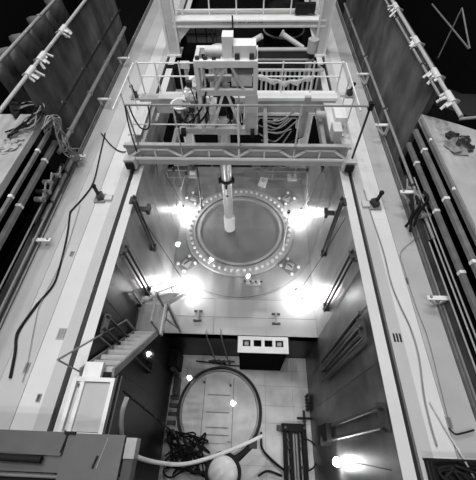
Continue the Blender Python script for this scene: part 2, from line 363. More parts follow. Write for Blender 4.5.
# long tools and poles hanging in the water from the bridge
def pole(a, b, r, lab, m='dark_steel'):
    t = thing('hanging_pole', lab, 'pole', b)
    build(MB().tube(a, b, r), 'shaft', m, t); build(MB().tube(b, Vector(b)+Vector((0, 0, .25)), r*1.7), 'tip', m, t)
    build(MB().tube(Vector(a)-Vector((0, 0, .12)), a, r*2.), 'hook_end', 'black_rubber', t); return t
for (x0, y0, x1, y1, Y0, z1, lab) in ((196, 163, 202, 208, 7.95, -4.6, 'dark pole hanging from the bridge left of the mast'),):
    a = ony(x0, y0, Y0); b = onz(x1, y1, z1); pole(a, b, .035, lab)
a = onz(289, 211, -3.2); b = onz(283, 250, -5.3); pole(a, b, .03, 'pale pole leaning on the right of the vessel flange', 'white_paint')
for (x0, y0, x1, y1, z, lab) in ((173, 168, 172, 208, -4.2, 'thin pole hanging by the left pool wall behind the far lamp'), (186, 172, 174, 190, -4.2, 'short thin line slanting under the bridge left end'), (308, 168, 310, 205, -4.4, 'thin pole hanging by the right pool wall behind the far lamp')):
    a = ony(x0, y0, 7.95); b = onz(x1, y1, z); b.x = min(max(b.x, XL+.08), XR-.08); pole(a, b, .02, lab, 'mid_grey')

# ================================================================== GUIDE TUBES ON THE POOL WALLS
def wall_tubes(p0, p1, x, lab, gap=.16, m='dark_steel', n=2, w=.034, endf=True):
    e = 1 if x < 0 else -1; xx = x+e*.12
    a = onx(*p0, xx); b = onx(*p1, xx); b.y = a.y = (a.y+b.y)/2
    t = thing('guide_tubes', lab, 'pipe', b, 'paired tubes on the pool walls')
    for i in range(n):
        d = Vector((0, (i-(n-1)/2)*gap, 0)); build(MB().tube(a+d, b+d, w), 'tube', m, t)
    for f in (.04, .96):
        c = a.lerp(b, f)
        build(MB().box(*sorted((x, x+e*.17)), c.y-gap*.75, c.y+gap*.75, c.z-.025, c.z+.025), 'clamp', 'dark_steel', t)
    if endf: build(MB().tube(b+Vector((0, 0, -.05)), b+Vector((0, 0, .2)), w*1.6), 'end_fitting', 'dark_steel', t)
    return t
wall_tubes((133, 198), (155, 249), XL, 'farthest pair of dark tubes on the left pool wall', .17)
wall_tubes((124, 248), (150, 293), XL, 'pair of dark tubes on the left wall just above the stair landing', .2)
wall_tubes((104, 322), (152, 367), XL, 'pair of dark tubes on the left wall behind the lower stair', .3)
wall_tubes((343, 199), (322, 255), XR, 'farthest pair of dark tubes on the right pool wall', .17)
wall_tubes((354, 255), (324, 307), XR, 'pair of tubes on the right wall opposite the near lamp', .2, 'dark_steel')
wall_tubes((362, 322), (322, 374), XR, 'pair of thick tubes on the right wall beside the pit edge', .3, 'dark_steel', 3, .05)
wall_tubes((385, 413), (322, 437), XR, 'nearest pair of dark tubes low on the right pit wall', .34, 'dark_steel', 2, .05, False)
for (q, x, lab) in (((143, 209), XL, 'small dark wall bracket beside the farthest left tubes'), ((331, 213), XR, 'small dark wall bracket beside the farthest right tubes')):
    e = 1 if x < 0 else -1; c = onx(*q, x+e*.1)
    t = thing('wall_bracket', lab, 'bracket', c)
    build(MB().box(*sorted((x, x+e*.3)), c.y-.08, c.y+.08, c.z-.03, c.z+.03), 'arm', 'dark_steel', t); build(MB().box(*sorted((x+e*.22, x+e*.32)), c.y-.14, c.y+.14, c.z-.1, c.z+.1), 'pad', 'dark_steel', t)

# ================================================================== STAIR FROM THE DECK DOWN TO THE SHELF
st = thing('pool_stair', 'steel stair with handrails descending along the left pool wall', 'stairs', (-3.0, 3.4, ZS))
X0, X1 = -3.32, -2.66
def flight(a, b, nst):
    (ya, za), (yb, zb) = a, b
    for x in (X0, X1): build(MB().bar((x, ya, za), (x, yb, zb), .05, .16), 'stringer', 'mid_grey', st)
    me = MB().box(X0+.03, X1-.03, -.055, .055, -.018, .018).mesh('tread', 'grey_paint')
    for k in range(nst):
        f = (k+.5)/nst; o = bpy.data.objects.new('tread', me); COL.objects.link(o); o.parent = st
        o.location = Vector((0, ya+(yb-ya)*f, za+(zb-za)*f+.04))-root_loc(st)
    for x in ((X0,) if za > 0 else (X0, X1)):
        build(MB().tube((x, ya, za+.95), (x, yb, zb+.95), .02), 'handrail', 'mid_grey', st)
        for f in (.0, .5, 1.): build(MB().tube((x, ya+(yb-ya)*f, za+(zb-za)*f), (x, ya+(yb-ya)*f, za+(zb-za)*f+.95), .016), 'rail_post', 'mid_grey', st)
flight((1.32, .30), (3.0, -2.3), 9); flight((3.85, -2.35), (5.75, -5.46), 9)
build(MB().box(X0-.03, X1+.06, 2.98, 3.9, -2.42, -2.34), 'landing', 'mid_grey', st)
build(MB().box(X1+.06, X1+.11, 2.96, 3.92, -2.52, -2.30), 'landing_edge', 'pale_paint', st)
for y in (3.02, 3.86):
    for x in (X0, X1+.03): build(MB().bar((x, y, -2.4), (x, y, -1.35), .05), 'rail_post', 'mid_grey', st)
build(MB().bar((X1+.03, 3.0, -1.38), (X1+.03, 3.88, -1.38), .045), 'handrail', 'mid_grey', st)
for x in (X0, X1): build(MB().bar((x, 4.12, ZS), (x, 4.12, -2.7), .09), 'leg', 'grey_paint', st)
build(MB().bar((X0, 4.12, -5.3), (X1, 4.12, -3.0), .05), 'brace', 'grey_paint', st); build(MB().bar((X1, 4.12, -5.3), (X0, 4.12, -3.0), .05), 'brace', 'grey_paint', st)
# platform at the stair head
pc = (-2.93, .72, .0)
pl = thing('stair_head_platform', 'grey panelled platform with white frame at the stair head', 'platform', pc)
build(MB().box(-3.20, -2.60, .30, 1.12, .33, .37), 'panel', 'panel_glass', pl)
for a, b in (((-3.32, .24), (-3.32, 1.2)), ((-3.16, .24), (-3.16, 1.2)), ((-2.58, .24), (-2.58, 1.2)), ((-3.36, .25), (-2.54, .25)), ((-3.36, 1.17), (-2.54, 1.17))):
    zf = .38 if a[0] == b[0] else .386
    build(MB().bar((*a, zf), (*b, zf), .075, .09), 'frame_bar', 'white_paint', pl)
build(MB().box(-3.22, -2.86, 1.2, 1.5, .30, .40), 'step_plate', 'white_paint', pl)
for y in (.3, 1.1): build(MB().bar((-3.36, y, -.02), (-3.36, y, .36), .06), 'leg', 'pale_paint', pl)
for x in (-2.50, -2.42): build(MB().bar((x, .2, .34), (x, 1.25, .34), .025, .2), 'side_rail', 'dark_steel', pl)

# ================================================================== BOX HUNG ON THE STEP (four square cells)
a = onz(238, 337, ZS+.02); b = onz(288, 337, ZS+.02); yb0 = onz(262, 353, ZS+.02).y
bx = thing('storage_box', 'open white topped steel box with four cells hung on the pool step', 'rack', ((a.x+b.x)/2, (YS+yb0)/2, ZS-.9))
x0, x1, y0, y1 = a.x, b.x, yb0, YS-.03; zt = ZS+.02
cells = [x0+.13+(x1-x0-.26)*(i+.5)/4 for i in range(4)]; cw = .15; ym0, ym1 = y0+.24, y1-.14
top = MB(); top.box(x0, x1, y0, ym0, zt-.05, zt).box(x0, x1, ym1, y1, zt-.05, zt)
e_ = [x0]+[q for cc in cells for q in (cc-cw, cc+cw)]+[x1]
for i in range(0, len(e_), 2): top.box(e_[i], e_[i+1], ym0, ym1, zt-.05, zt)
build(top, 'top_plate', 'white_paint', bx)
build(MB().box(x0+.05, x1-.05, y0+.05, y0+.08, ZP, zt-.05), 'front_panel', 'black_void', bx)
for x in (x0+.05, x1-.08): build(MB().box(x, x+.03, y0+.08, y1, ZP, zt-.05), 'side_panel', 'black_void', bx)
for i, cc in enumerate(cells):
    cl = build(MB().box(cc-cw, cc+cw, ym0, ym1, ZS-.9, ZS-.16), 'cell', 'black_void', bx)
    if i in (0, 3): build(MB().box(cc-cw*.55, cc+cw*.55, ym0+.05, ym1-.05, ZS-.16, ZS-.03), 'insert', 'pipe_grey', cl)

# ================================================================== PIT EQUIPMENT
RX, RY = -1.13, 1.66
rg = thing('pit_ring', 'large round ring seat with dark rim on the pit floor', 'ring', (RX, RY, ZP))
build(MB().lathe((RX, RY, ZP), [(1.83, 0), (1.83, .16), (1.80, .18), (1.75, .16), (1.75, .0)], 72), 'rim', 'dark_steel', rg)
build(MB().lathe((RX, RY, ZP), [(1.75, .02), (1.70, .14), (1.64, .14), (1.62, .02)], 72), 'inner_lip', 'pipe_grey', rg)
build(MB().lathe((RX, RY, ZP), [(1.64, .03), (.001, .03)], 72), 'cover_plate', 'pit_plate', rg)
for x in (-1.85, -.56): build(MB().box(x-.015, x+.015, RY-1.35, RY+1.35, ZP+.03, ZP+.045), 'seam_strip', 'mid_grey', rg)
for y, w in ((1.05, .48), (.78, .5), (.56, .62), (1.62, .5), (2.3, .5)): build(MB().box(-1.2-w, -1.2+w, y-.02, y+.02, ZP+.03, ZP+.05), 'cross_rib', 'mid_grey', rg)
build(MB().box(-1.75, -.75, .50, .62, ZP+.03, ZP+.12), 'long_bar', 'pale_paint', rg)
for x, y in ((-1.80, .62), (-.7, 2.7), (-1.9, 2.8)): build(MB().tube((x, y, ZP+.03), (x, y, ZP+.14), .05), 'knob', 'dark_steel', rg)
up_ = thing('upender_frame', 'tall dark upright frame with twin rails near the pit bottom edge', 'frame', (2.0, .4, ZP))
for x in (1.62, 1.86, 2.13, 2.38): build(MB().box(x-.075, x+.075, -1.0, 1.15, ZP, ZP+.35), 'rail', 'black_rubber', up_)
build(MB().box(1.50, 2.48, 1.0, 1.28, ZP, ZP+.42), 'head_beam', 'black_rubber', up_)
build(MB().box(1.30, 1.52, 1.02, 1.22, ZP+.1, ZP+.32), 'lug', 'dark_steel', up_)
for y in (.45, .7, -.2): build(MB().box(1.72, 2.28, y-.05, y+.05, ZP+.1, ZP+.3), 'crosspiece', 'dark_steel', up_)
for x in (1.95, 2.06): build(MB().tube((x, -.9, ZP+.4), (x, .9, ZP+.4), .05), 'cylinder_rod', 'pipe_grey', up_)
for x in (1.62, 2.38): build(MB().tube((x, 1.12, ZP+.42), (x, 1.12, ZP+.62), .06), 'pin', 'dark_steel', up_)
vb = thing('valve_operator', 'dark square valve block with stem mounted low by the right pit wall', 'valve', (2.45, 2.1, ZP))
c0 = onz(310, 393, -7.9); c1 = onz(321, 410, -7.9)
build(MB().box(c0.x-.1, XR-.12, c1.y, c0.y, ZP, ZP+.55), 'body', 'black_rubber', vb)
for k in range(5): build(MB().box(c0.x-.16, XR-.08, c1.y+.05+k*.12, c1.y+.09+k*.12, ZP+.1, ZP+.6), 'fin', 'dark_steel', vb)
xx = XR-.32
build(MB().tube((xx, c1.y, ZP+.3), (xx, -.3, ZP+.3), .05), 'stem', 'dark_steel', vb); build(MB().box(xx-.3, xx+.3, c1.y-.34, c1.y-.26, ZP+.25, ZP+.4), 'cross_arm', 'black_rubber', vb)
wb = thing('wall_cabinet', 'dark slotted box on the right pit wall above the glowing lamp', 'box', (XR-.1, .9, -6.5))
c0 = onx(328, 424, XR-.15); c1 = onx(352, 442, XR-.15)
build(MB().box(XR-.3, XR, c1.y+.1, c0.y, c0.z-.3, c0.z+.35), 'body', 'black_rubber', wb); build(MB().box(XR-.34, XR, c1.y, c0.y, c0.z-.75, c0.z-.5), 'lower_bar', 'black_rubber', wb)
sb = thing('step_pipes', 'row of small dark valves along the foot of the pit step', 'valve', (-.95, 3.6, ZP))
q = onz(222, 358, ZP+.3)
for k in range(4): build(MB().tube((q.x-.4+k*.25, q.y-.15, ZP), (q.x-.4+k*.25, q.y-.15, ZP+.4), .06), 'valve_body', 'dark_steel', sb)
build(MB().tube((q.x-.6, q.y-.15, ZP+.3), (q.x+.6, q.y-.15, ZP+.3), .04), 'pipe', 'dark_steel', sb)
for k in (-.3, .28): build(MB().path([(q.x+k, q.y-.1, ZP+.35), (q.x+k-.1, YS-.12, ZP+1.6), (q.x+k-.15, YS-.06, ZS+.02), (q.x+k-.2, YS+.2, ZS+.04)], .03), 'riser', 'mid_grey', sb)
lc = thing('left_cabinet', 'dark upright pump block in the far left corner of the pit', 'pump', (-3.1, 3.4, ZP))
build(MB().box(-3.36, -3.0, 3.2, 3.9, ZP, ZP+1.3), 'body', 'black_rubber', lc); build(MB().tube((-3.16, 3.1, ZP), (-3.16, 3.1, ZP+1.2), .1), 'column', 'dark_steel', lc)
build(MB().box(-3.2, -2.95, 2.2, 2.9, ZP, ZP+.5), 'skid', 'dark_steel', lc)
for k in range(6): build(MB().box(-3.3, -2.96, 2.05-k*.32, 2.2-k*.32, ZP, ZP+.28), 'pipe_support', 'dark_steel', lc)
# white float and its collar
fc = onz(223, 473, -5.2)
ft = thing('float_buoy', 'large white ball float in a dark collar at the bottom edge', 'float', fc)
build(MB().ball(fc, .47, 28, 16), 'ball', 'white_paint', ft); 
build(MB().path([(fc.x+.50*math.cos(k*math.pi/8), fc.y+.50*math.sin(k*math.pi/8), fc.z+.05) for k in range(16)], .07, closed=True, sub=2), 'collar', 'black_rubber', ft)
build(MB().tube((fc.x+.40, fc.y+.34, fc.z), (fc.x+.95, fc.y+.82, fc.z-.1), .09), 'arm', 'black_rubber', ft)
build(MB().box(fc.x+.80, fc.x+1.05, fc.y+.66, fc.y+.92, fc.z-.2, fc.z+.06), 'arm_clamp', 'dark_steel', ft)
# hoses and cables in the pit
def cable(pts, r, m, lab, cat='cable', name='cable', group=None, n=6):
    return single(MB().path(pts, r, n=n), name, m, lab, cat, pts[0], group)
Hz = [onz(127, 397, -.25), onz(122, 413, -.3), onz(121, 430, -.5), onz(124, 447, -1.1), onz(137, 457, -1.8), onz(160, 463, -2.4), onz(185, 464, -3.0), onz(212, 457, -3.6), onz(238, 447, -4.2), onz(262, 436, -4.8)]
cable(Hz, .05, 'hose_white', 'white hose sweeping in a curve across the pit bottom', 'hose', 'hose', n=10)
cb = thing('beaded_line', 'dark line with small collars running slanted from stair head into pit', 'cable', onz(118, 387, .2))
A, B = onz(117, 386, .25), onz(208, 461, -6.4)
build(MB().tube(A, B, .02), 'line', 'black_rubber', cb)
for k in range(9): c = A.lerp(B, .1+.095*k); d = (B-A).normalized(); build(MB().tube(c-d*.06, c+d*.06, .035), 'collar', 'dark_steel', cb)
rr = random.Random(3)
tn = [[onz(166+rr.uniform(-4, 44), 441+rr.uniform(-12, 36), ZP+.12+rr.uniform(0, .4)) for _ in range(8)] for _ in range(9)]
for pts in tn:
    for p_ in pts: p_.x = max(p_.x, XL+.25)
for k, pts in enumerate(tn):
    o = cable(pts, .032, 'black_rubber', 'black hose in the tangle beside the pit ring', 'hose', 'hose', 'tangled black hoses in the pit', n=7)
cable([onz(261, 432, ZP+.3), onz(262, 448, ZP+.2), onz(272, 460, ZP+.2), onz(284, 470, ZP+.3)], .045, 'black_rubber', 'black hose curving from the pit ring to the upright frame', 'hose', 'hose')
cable([onz(258, 476, ZP+.3), onz(268, 471, ZP+.3), onz(282, 476, ZP+.3)], .04, 'black_rubber', 'short black hose loop right of the white float', 'hose', 'hose')
cable([onz(302, 438, ZP+.4), onz(312, 442, ZP+.5), onz(318, 453, ZP+.4), onz(314, 467, ZP+.3), onz(306, 472, ZP+.3)], .03, 'black_rubber', 'thin black cable arching right of the upright frame', 'cable', 'cable')
cable([onz(264, 362, ZP+.3), onz(240, 366, ZP+.2), onz(215, 363, ZP+.25), onz(196, 361, ZP+.2)], .03, 'black_rubber', 'thin dark cable lying along the foot of the step', 'cable', 'cable')

# ================================================================== REFUELLING BRIDGE
BY0, BY1 = 7.5, 10.1
br = thing('refuelling_bridge', 'pale steel bridge crane with truss girder spanning the pool', 'crane', (-.4, 8.8, 0))
for x in (-3.68, 2.95):
    tk = build(MB().box(x-.17, x+.17, 7.3, 10.4, .16, .50), 'end_truck', 'pale_paint', br)
    for y in (7.6, 10.1): build(MB().tube((x-.05, y, .115), (x+.05, y, .115), .15, n=16), 'wheel', 'dark_steel', tk)
    build(MB().box(x-.12, x+.12, 7.22, 7.34, .2, .42), 'bumper', 'black_rubber', tk)
build(MB().box(-3.85, 3.1, BY0, BY0+.26, .18, .45), 'lower_chord', 'grey_paint', br)
build(MB().box(-3.85, 3.1, BY0-.05, BY0, .40, .47), 'chord_flange', 'white_paint', br)
build(MB().box(-3.75, 2.85, BY0+.05, BY0+.10, .45, .84), 'girder_web', 'grey_paint', br)
build(MB().box(-3.75, 2.9, BY0-.02, BY0+.14, .84, .90), 'walkway', 'grey_paint', br)
build(MB().box(-3.75, 2.75, BY0-.04, BY0-.01, .83, .93), 'edge_angle', 'mid_grey', br)
jx = [-3.68, -2.06, -.43, 1.24, 2.82]
for i in range(4):
    a, b = jx[i], jx[i+1]; d = b-a; y = BY0
    build(MB().bar((a, y, .48), (a+d*.24, y, .76), .05, .07), 'truss_diagonal', 'white_paint', br)
    build(MB().bar((b, y, .48), (b-d*.24, y, .76), .05, .07), 'truss_diagonal', 'white_paint', br)
    build(MB().bar((a+d*.22, y, .77), (b-d*.22, y, .77), .05, .07), 'truss_top', 'white_paint', br)
    build(MB().bar((a+d*.5, y, .47), (a+d*.5, y, .77), .05, .05), 'truss_post', 'white_paint', br)
rgd = build(MB().box(-3.75, 2.75, 9.75, 10.1, .46, .97), 'rear_girder', 'grey_paint', br)
build(MB().box(.05, 2.78, 9.70, 10.14, .96, 1.06), 'rear_bright_top', 'white_paint', br)  # white paint stands in for light falling on the girder top
build(MB().box(-3.1, -2.3, 9.72, 10.12, .98, 1.02), 'rear_bright_top', 'pale_paint', br)
build(MB().box(.1, 2.9, 9.66, 9.74, .44, .52), 'rear_flange', 'pale_paint', br)
for x in (-3.3, -2.35, .45, 2.2): build(MB().box(x-.06, x+.06, BY0+.26, 9.75, .5, .74), 'cross_beam', 'mid_grey', br)
for x0, x1 in ((-3.75, -3.35), (2.35, 2.75)): build(MB().box(x0, x1, BY0+.5, 9.72, .86, .90), 'side_walkway', 'pale_paint', br)
for x, m, w in ((-3.3, 'mid_grey', .022), (-2.06, 'pale_paint', .022), (-.35, 'white_paint', .035), (1.28, 'pale_paint', .03), (3.02, 'dark_steel', .03)):
    build(MB().tube((x, BY0, .45 if x < 3 else .1), (x, BY0, 2.22), w), 'rail_post', m, br)
build(MB().tube((-3.32, BY0, 2.20), (3.04, BY0, 2.20), .028), 'top_rail', 'mid_grey', br)
build(MB().tube((-3.32, BY0, 1.62), (-.4, BY0, 1.62), .02), 'mid_rail', 'pale_paint', br)
build(MB().bar((1.50, 8.0, .9), (1.50, 8.0, 2.15), .16, .10), 'ladder_column', 'grey_paint', br)
build(MB().box(2.97, 3.08, BY0-.06, BY0+.06, 2.1, 2.30), 'junction_box', 'black_rubber', br)
for x in (.10, .95, 1.9, 2.75, -1.6, -2.3, -3.05, -3.6): build(MB().tube((x, 10.05, 1.0), (x, 10.05, 2.05), .024), 'rail_post', 'white_paint', br)
for z in (2.0, 1.58): build(MB().tube((.05, 10.05, z), (2.8, 10.05, z), .024), 'rear_rail', 'white_paint', br); build(MB().tube((-3.65, 10.05, z), (-1.55, 10.05, z), .024), 'rear_rail', 'white_paint', br)
for x in (-3.72, 2.85):
    build(MB().tube((x, 7.6, 2.0), (x, 10.05, 2.0), .022), 'side_rail', 'white_paint', br)
    for y in (8.4, 9.3): build(MB().tube((x, y, .5), (x, y, 2.0), .02), 'rail_post', 'white_paint', br)
# drive motor and boxes at the right end
build(MB().box(2.35, 2.6, 7.75, 8.2, .9, 1.25), 'drive_motor', 'pale_paint', br)
build(MB().box(2.55, 2.9, 8.6, 9.3, .9, 1.1), 'gear_case', 'white_paint', br)
build(MB().tube((2.3, 8.9, 1.0), (2.0, 8.9, 1.0), .12), 'motor', 'grey_paint', br)
# hoses slung on the bridge
cable([ony(125, 106, 7.4), ony(128, 122, 7.35), ony(133, 140, 7.35), ony(137, 152, 7.35)], .02, 'black_rubber', 'dark cable hanging down from the bridge rail left end', 'cable', 'cable')
cable([ony(129, 106, 7.4), ony(134, 118, 7.35), ony(141, 128, 7.35), ony(148, 128.5, 7.35), ony(150, 118, 7.35), ony(148, 106, 7.4)], .02, 'black_rubber', 'dark cable loop slung under the bridge rail at left', 'cable', 'cable')
cable([ony(172, 108, 7.9), ony(184, 121, 7.9), ony(196, 124, 7.9), ony(205, 116, 7.9), ony(209, 104, 7.9)], .03, 'black_rubber', 'black hose loop hanging in front of the trolley at left', 'hose', 'hose')
cable([ony(188, 124, 8.0), ony(196, 116, 8.0), ony(203, 105, 8.0), ony(206, 92, 8.0)], .025, 'black_rubber', 'black hose rising along the trolley frame', 'hose', 'hose')
rr = random.Random(11)
for k in range(9):
    x0 = 258+rr.uniform(0, 10); x1 = 285+rr.uniform(0, 20); ya = 118+k*3.2
    cable([ony(x0, ya+rr.uniform(-4, 3), 9.0+rr.uniform(-.4, .4)), ony((x0+x1)/2, ya+rr.uniform(-2, 7), 9.0), ony(x1, ya-8+rr.uniform(-6, 6), 9.2)], .022, rr.choice(['mid_grey', 'pipe_grey', 'black_rubber', 'grey_paint']), 'slack cable strung across the well of the bridge', 'cable', 'cable', 'slack cables inside the bridge')

# ------------------------------------------------------------------ trolley with mast
tr_ = thing('hoist_trolley', 'pale machinery trolley carrying the fuel mast on the bridge', 'trolley', (-.7, 8.8, .9))
TX0, TX1, TY0, TY1 = -1.42, .08, 8.12, 8.82
build(MB().box(-2.15, .2, 8.08, 8.26, .86, 1.06), 'front_beam', 'pale_paint', tr_)
build(MB().box(-2.15, .2, 9.5, 9.66, 1.02, 1.18), 'rear_beam', 'pale_paint', tr_)
build(MB().box(-2.1, -1.3, 8.26, 9.5, .94, 1.0), 'platform_plate', 'pale_paint', tr_)
build(MB().box(-.25, .2, 8.26, 9.5, .94, 1.0), 'platform_plate', 'grey_paint', tr_)
for x in (TX0, TX1):
    for y in (TY0, TY1): build(MB().bar((x, y, .95), (x, y, 2.95), .11), 'post', 'white_paint', tr_)
for z in (2.2, 2.95):
    for y in (TY0, TY1): build(MB().bar((TX0-.05, y, z), (TX1+.05, y, z), .12, .16), 'cross_beam', 'white_paint' if z > 2.5 else 'pale_paint', tr_)
    for x in (TX0, TX1): build(MB().bar((x, TY0, z), (x, TY1, z), .10, .14), 'side_beam', 'pale_paint', tr_)
for s in (-1, 1):
    build(MB().bar((-.72+s*.06, TY0-.02, 2.15), (-.72+s*.42, TY0-.02, 1.05), .07), 'brace', 'white_paint', tr_)
    build(MB().bar((-.6+s*.06, TY0-.02, 2.9), (-.6+s*.40, TY0-.02, 2.25), .06), 'brace', 'pale_paint', tr_)
build(MB().box(-.18, .16, 8.05, 8.10, 1.05, 2.15), 'front_panel', 'pale_paint', tr_)
build(MB().box(-.42, -.02, 8.6, 8.64, 2.28, 2.85), 'panel', 'grey_paint', tr_)
build(MB().box(-.55, .0, 8.25, 8.75, 2.28, 2.55), 'hoist_housing', 'white_paint', tr_)
build(MB().box(-.8, TX1+.02, 8.2, 8.7, 2.96, 3.02), 'top_plate', 'pale_paint', tr_)
mt = build(MB().box(-.5, .08, 8.25, 8.65, 3.02, 3.30), 'hoist_motor', 'white_paint', tr_)
build(MB().box(-.75, -.48, 8.25, 8.6, 3.02, 3.5), 'gear_case', 'white_paint', tr_)
build(MB().tube((-1.2, 8.42, 3.1), (-.75, 8.42, 3.1), .11, n=16), 'motor', 'pale_paint', tr_)
for x in (-1.38, -1.18, -.96): build(MB().box(x-.05, x+.05, 8.12, 8.2, 2.98, 3.1), 'relay', 'dark_steel', tr_)
for x in (-.38, -.02): build(MB().box(x-.06, x+.06, 8.13, 8.2, 2.98, 3.16), 'vent', 'dark_steel', tr_)
build(MB().lathe((-.86, 8.62, 1.35), [(.34, .0), (.37, .05), (.37, .28), (.30, .30), (.001, .30)], 28), 'cable_drum', 'black_rubber', tr_)
build(MB().lathe((-.86, 8.62, 1.12), [(.40, .0), (.43, .04), (.43, .16), (.36, .2)], 28), 'drum_collar', 'white_paint', tr_)
build(MB().box(-1.32, -.42, 8.2, 8.5, 1.0, 1.12), 'drum_base', 'pale_paint', tr_)
for x in (-2.02, .04): w2 = build(MB().tube((x-.06, 8.02, .98), (x+.06, 8.02, .98), .13, n=14), 'trolley_wheel', 'black_rubber', tr_)
# control desk, wrapped in plastic sheet, and a cable reel
build(MB().box(-2.1, -1.5, 8.5, 9.0, 1.0, 1.55), 'control_desk', 'sheet_plastic', tr_)
wrap = MB(); rr = random.Random(5)
for k in range(7):
    o0 = len(wrap.v); f0 = len(wrap.f); wc = Vector((-1.95+rr.uniform(0, .5), 8.55+rr.uniform(-.1, .4), 1.5+rr.uniform(-.2, .6))); wrap.ball(wc, rr.uniform(.18, .30), 9, 6)
    for i in range(o0, len(wrap.v)): q = Vector(wrap.v[i]); wrap.v[i] = tuple(wc+(q-wc)*rr.uniform(.55, 1.25))
    for i in range(f0, len(wrap.f)): wrap.sm[i] = False
build(wrap, 'plastic_wrap', 'sheet_plastic', tr_, kind='stuff')
cr = build(MB().lathe((-2.05, 8.35, 1.66), [(.0, .04), (.24, .04), (.27, .0), (.24, -.04), (.0, -.04)], 24), 'cable_reel', 'mid_grey', tr_)
build(MB().path([(-2.05+.27*math.cos(k*math.pi/8), 8.35+.27*math.sin(k*math.pi/8), 1.70) for k in range(16)], .03, closed=True, sub=1), 'reel_rim', 'white_paint', cr)
build(MB().tube((-2.05, 8.35, 1.0), (-2.05, 8.35, 1.64), .04), 'reel_stand', 'pale_paint', cr)
build(MB().box(-2.32, -2.12, 8.2, 8.5, 1.0, 1.3), 'black_box', 'dark_steel', tr_)
build(MB().box(-1.22, -1.0, 8.2, 8.6, 1.0, 1.75), 'cabinet', 'white_paint', tr_)
for x, z, m in ((-1.75, 1.14, 'white_paint'), (-1.45, 1.14, 'dark_steel'), (-.1, 1.14, 'white_paint')): build(MB().box(x-.12, x+.12, 8.3, 8.55, 1.0, z+.14), 'control_box', m, tr_)
# conduits, junction boxes and pendants that crowd the trolley
rr = random.Random(31)
for k in range(12):
    x, y, z = rr.uniform(-1.9, -.3), rr.uniform(8.14, 8.7), rr.uniform(1.05, 2.7); w = rr.uniform(.05, .11)
    build(MB().box(x-w, x+w, y-.06, y+.06, z-w, z+w), 'junction_box', rr.choice(['dark_steel', 'mid_grey', 'black_rubber', 'white_paint']), tr_)
    build(MB().path([(x, y, z-w), (x+rr.uniform(-.2, .2), y-.05, z-.35), (x+rr.uniform(-.3, .3), y, 1.0)], .018), 'conduit', rr.choice(['black_rubber', 'pale_paint', 'dark_steel']), tr_)
for x in (-1.36, -1.25, -.95): build(MB().tube((x, 8.2, 2.3), (x, 8.2, 3.0), .03), 'conduit', 'pale_paint', tr_)
# fuel mast: outer tube, collar, inner tube and gripper
MXx, MY = -.93, 9.08
build(MB().tube((MXx, MY, -1.95), (MXx, MY, 2.9), .215, n=24), 'mast_outer_tube', 'mast_steel', tr_)
mi = build(MB().tube((MXx, MY, -4.25), (MXx, MY, -1.95), .20, n=24), 'mast_inner_tube', 'mast_steel', tr_)
build(MB().lathe((MXx, MY, -2.0), [(.22, -.08), (.27, -.05), (.27, .05), (.22, .08)], 24), 'mast_collar', 'black_rubber', tr_)
for s in (-1, 1): build(MB().box(MXx+s*.27-.04, MXx+s*.27+.04, MY-.14, MY-.04, -2.1, -1.88), 'collar_lug', 'black_rubber', tr_)
build(MB().tube((MXx, MY-.21, -2.75), (MXx, MY-.23, -2.75), .05), 'port', 'black_rubber', mi)
build(MB().tube((MXx-.02, MY-.22, -2.3), (MXx-.02, MY-.22, -2.14), .05), 'latch', 'black_rubber', mi)
gp = build(MB().lathe((MXx, MY, -5.30), [(.001, -.0), (.20, .0), (.25, .06), (.25, .28), (.22, .32), (.22, .40), (.25, .44), (.25, .9), (.21, 1.05)], 24), 'gripper', 'white_paint', tr_)

# ================================================================== FAR HOIST GANTRY
gx = thing('hoist_gantry', 'pale gantry hoist with lettered girder on two columns behind the bridge', 'crane', (-.3, 15.2, 0))
GY = 15.0
for x, w in (((ony(165.5, 35, GY-.25).x+ony(177, 35, GY-.25).x)/2, .21), ((ony(317, 35, GY-.25).x+ony(328, 35, GY-.25).x)/2, .20)):
    c_ = build(MB().box(x-w, x+w, GY-.25, GY+.25, .02, 5.4), 'column', 'pale_paint', gx)
    build(MB().box(x-w-.07, x-w+.02, GY-.32, GY-.25, .02, 5.4), 'column_flange', 'white_paint', c_); build(MB().box(x+w-.02, x+w+.07, GY-.32, GY-.25, .02, 5.4), 'column_flange', 'white_paint', c_)
    build(MB().box(x-w-.1, x+w+.1, GY-.4, GY+.4, -.02, .05), 'base_plate', 'white_paint', c_)
ga = ony(238, 27, GY-.2); gb = ony(238, 14.5, GY-.2)
build(MB().box(-3.35, 2.95, GY-.2, GY+.15, ga.z, gb.z-.22), 'girder', 'pale_paint', gx)
build(MB().box(-3.35, 2.95, GY-.28, GY-.2, ga.z, ga.z+.06), 'lower_flange', 'white_paint', gx)
build(MB().box(-3.35, 2.95, GY-.28, GY+.3, gb.z-.24, gb.z-.18), 'upper_flange', 'white_paint', gx)
wz = ony(238, 16.5, GY+.3).z; build(MB().box(-3.2, 2.3, GY+.3, GY+.7, wz, wz+.12), 'walkway', 'grey_paint', gx)
build(MB().box(1.7, 2.5, GY+.1, GY+.3, gb.z-.1, gb.z+.25), 'hoist_block', 'black_rubber', gx)
build(MB().prism([(-3.3, ga.z), (-2.6, ga.z), (-3.3, ga.z-.7)], 'y', GY-.15, GY+.05), 'knee_plate', 'white_paint', gx)
build(MB().prism([(2.9, ga.z), (2.3, ga.z), (2.9, ga.z-.7)], 'y', GY-.15, GY+.05), 'knee_plate', 'white_paint', gx)
rzt = ony(238, 9, GY+.3).z
for z in (rzt, rzt+.42): build(MB().tube((-3.3, GY+.25, z), (2.9, GY+.25, z), .03), 'handrail', 'white_paint', gx)
for k in range(6): x = -2.95+k*1.12; build(MB().tube((x, GY+.25, gb.z-.2), (x, GY+.25, rzt+.6), .03), 'rail_post', 'white_paint', gx)
